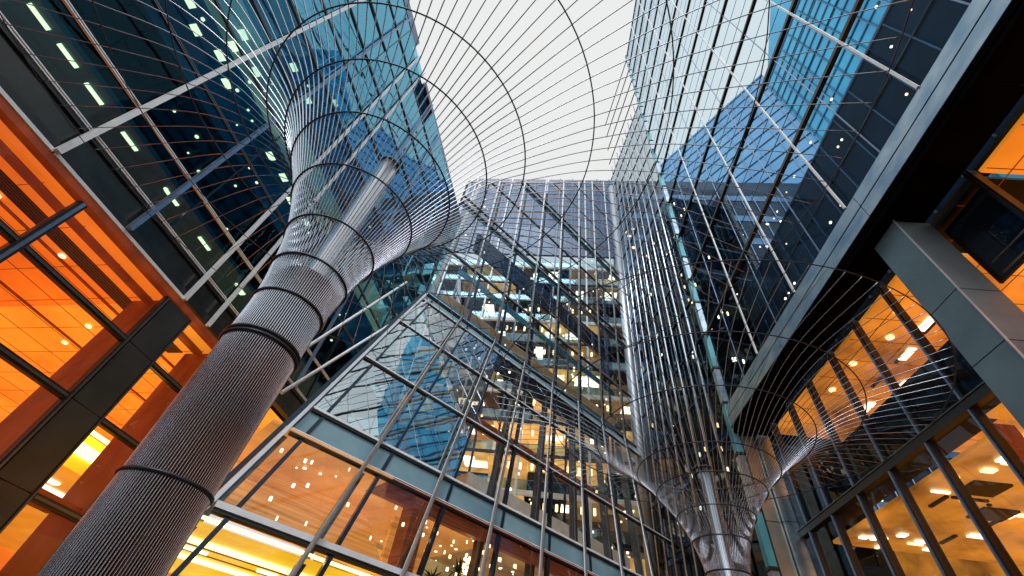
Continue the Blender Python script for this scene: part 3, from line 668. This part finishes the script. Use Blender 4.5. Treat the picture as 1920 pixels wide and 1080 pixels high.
DB = thing('navy_block', 'long dark navy block with blue glazed bands, carried on behind the screen tower glass in place of a reflection', 'building', tuple(BK.P(40, GZ, 5)))
D0, D1 = 11.6, 78  # extended behind the screen to stand in for the back block's reflection
BK.one('facade_wall', DARKB, DB, D0, D1, GZ, 96.4, 0, 12)
for z in (14, 22, 30, 38, 46.5, 55, 63.5, 72, 80, 88): BK.one('glazed_band', BLUEBAND, DB, D0, D1, z, z + 2.0, -.12, -.01)
for k in range(26):
    u = D0 + 2.6 * k + .6; BK.one('pale_mullion', PALEBLUE, DB, u - .07, u + .07, GZ, 90.0, -.3, -.13)
for k in range(92):
    u = random.uniform(D0, 60); z = random.uniform(14, 84)
    m = MB(); m.disc(BK.P(u, z, -.4), BK.n, random.choice((.15, .2, .3, .38)), 10, .1); m.build('window_light', L_WARM if k % 3 else L_WHITE, DB)

# unseen dark building added behind the camera to darken reflections in the steel
CL = Wall(95, 17, 1)
CB = thing('added_dark_building', 'unseen dark building added behind the camera to darken reflections in the steel', 'building', tuple(CL.P(0, GZ, 3)))
CL.one('facade_wall', NAVY, CB, -24, 24, GZ, 16.8, 0, 8)
for k in range(3):
    CL.one('window_band', DARKB, CB, -23, 23, .6 + 4.4 * k, 3.4 + 4.4 * k, -.1, -.01)

# two towers added far behind the screen in place of its reflections
def slab(wall, pts, d0, d1, name, mat, par):
    m = MB(); n = len(pts); a = [wall.P(u, z, d0) for u, z in pts]; b = [wall.P(u, z, d1) for u, z in pts]
    m.poly(a); m.poly(b[::-1])
    for i in range(n): m.poly([a[i], b[i], b[(i + 1) % n], a[(i + 1) % n]])
    return m.build(name, mat, par)
def hitw(x, y, wall):
    d = cr * ((x - 960) / 811.1) + cu * (-(y - 540) / 811.1) + fwd
    p = d * (wall.off / d.dot(wall.n)); return p.dot(wall.h), p.z
CY = Wall(7.08, 78, 1)
CT_ = thing('cyan_reflection_tower', 'bright cyan tower added beyond the screen tower glass in place of a reflection', 'building', tuple(CY.P(40, GZ, 5)))
u0, u1 = 12, 56.5
slab(CY, [(u0, GZ), (u1, GZ), (u1, 184), (52.5, 190), (30.5, 213), (u0, 150)], 0, 8, 'facade_wall', CYANB, CT_)
for k in range(22): CY.one('floor_line', BLUEBAND, CT_, u0, 55.5, 84 + k * 5.1, 84.5 + k * 5.1, -.3, -.02)
for k in range(9):
    u = 20 + 4.1 * k + (k % 3) * .9; CY.one('upright', BLUEBAND if k % 3 else PALEBLUE, CT_, u, u + .25, 60, 185, -.55, -.31)
BLW = Wall(-29.3, 96, 1)
BL = thing('cornflower_reflection_tower', 'pale blue tower added beyond the screen tower glass in place of a reflection', 'building', tuple(BLW.P(30, GZ, 5)))
ua, za = hitw(1427, 138, BLW); ub, zb_ = hitw(1225, 303, BLW); uc, _ = hitw(1620, 345, BLW)
slab(BLW, [(ua, GZ), (ub, GZ), (ub, za), (ua, za)], 0, 8, 'facade_wall', BLUEB, BL)
for k in range(16): BLW.one('floor_line', BLUEBLACK, BL, min(ua, ub) + .1, max(ua, ub) - .1, za - 2 - k * 6, za - 1.7 - k * 6, -.3, -.02)
nbl = 9
for k in range(nbl):
    u = min(ua, ub) + abs(ub - ua) * (k + .5) / nbl; BLW.one('upright', PALEBLUE, BL, u, u + .22, 50, za - .2, -.55, -.31)

# clean helper properties
for o in scene.objects:
    if '_o' in o: del o['_o']
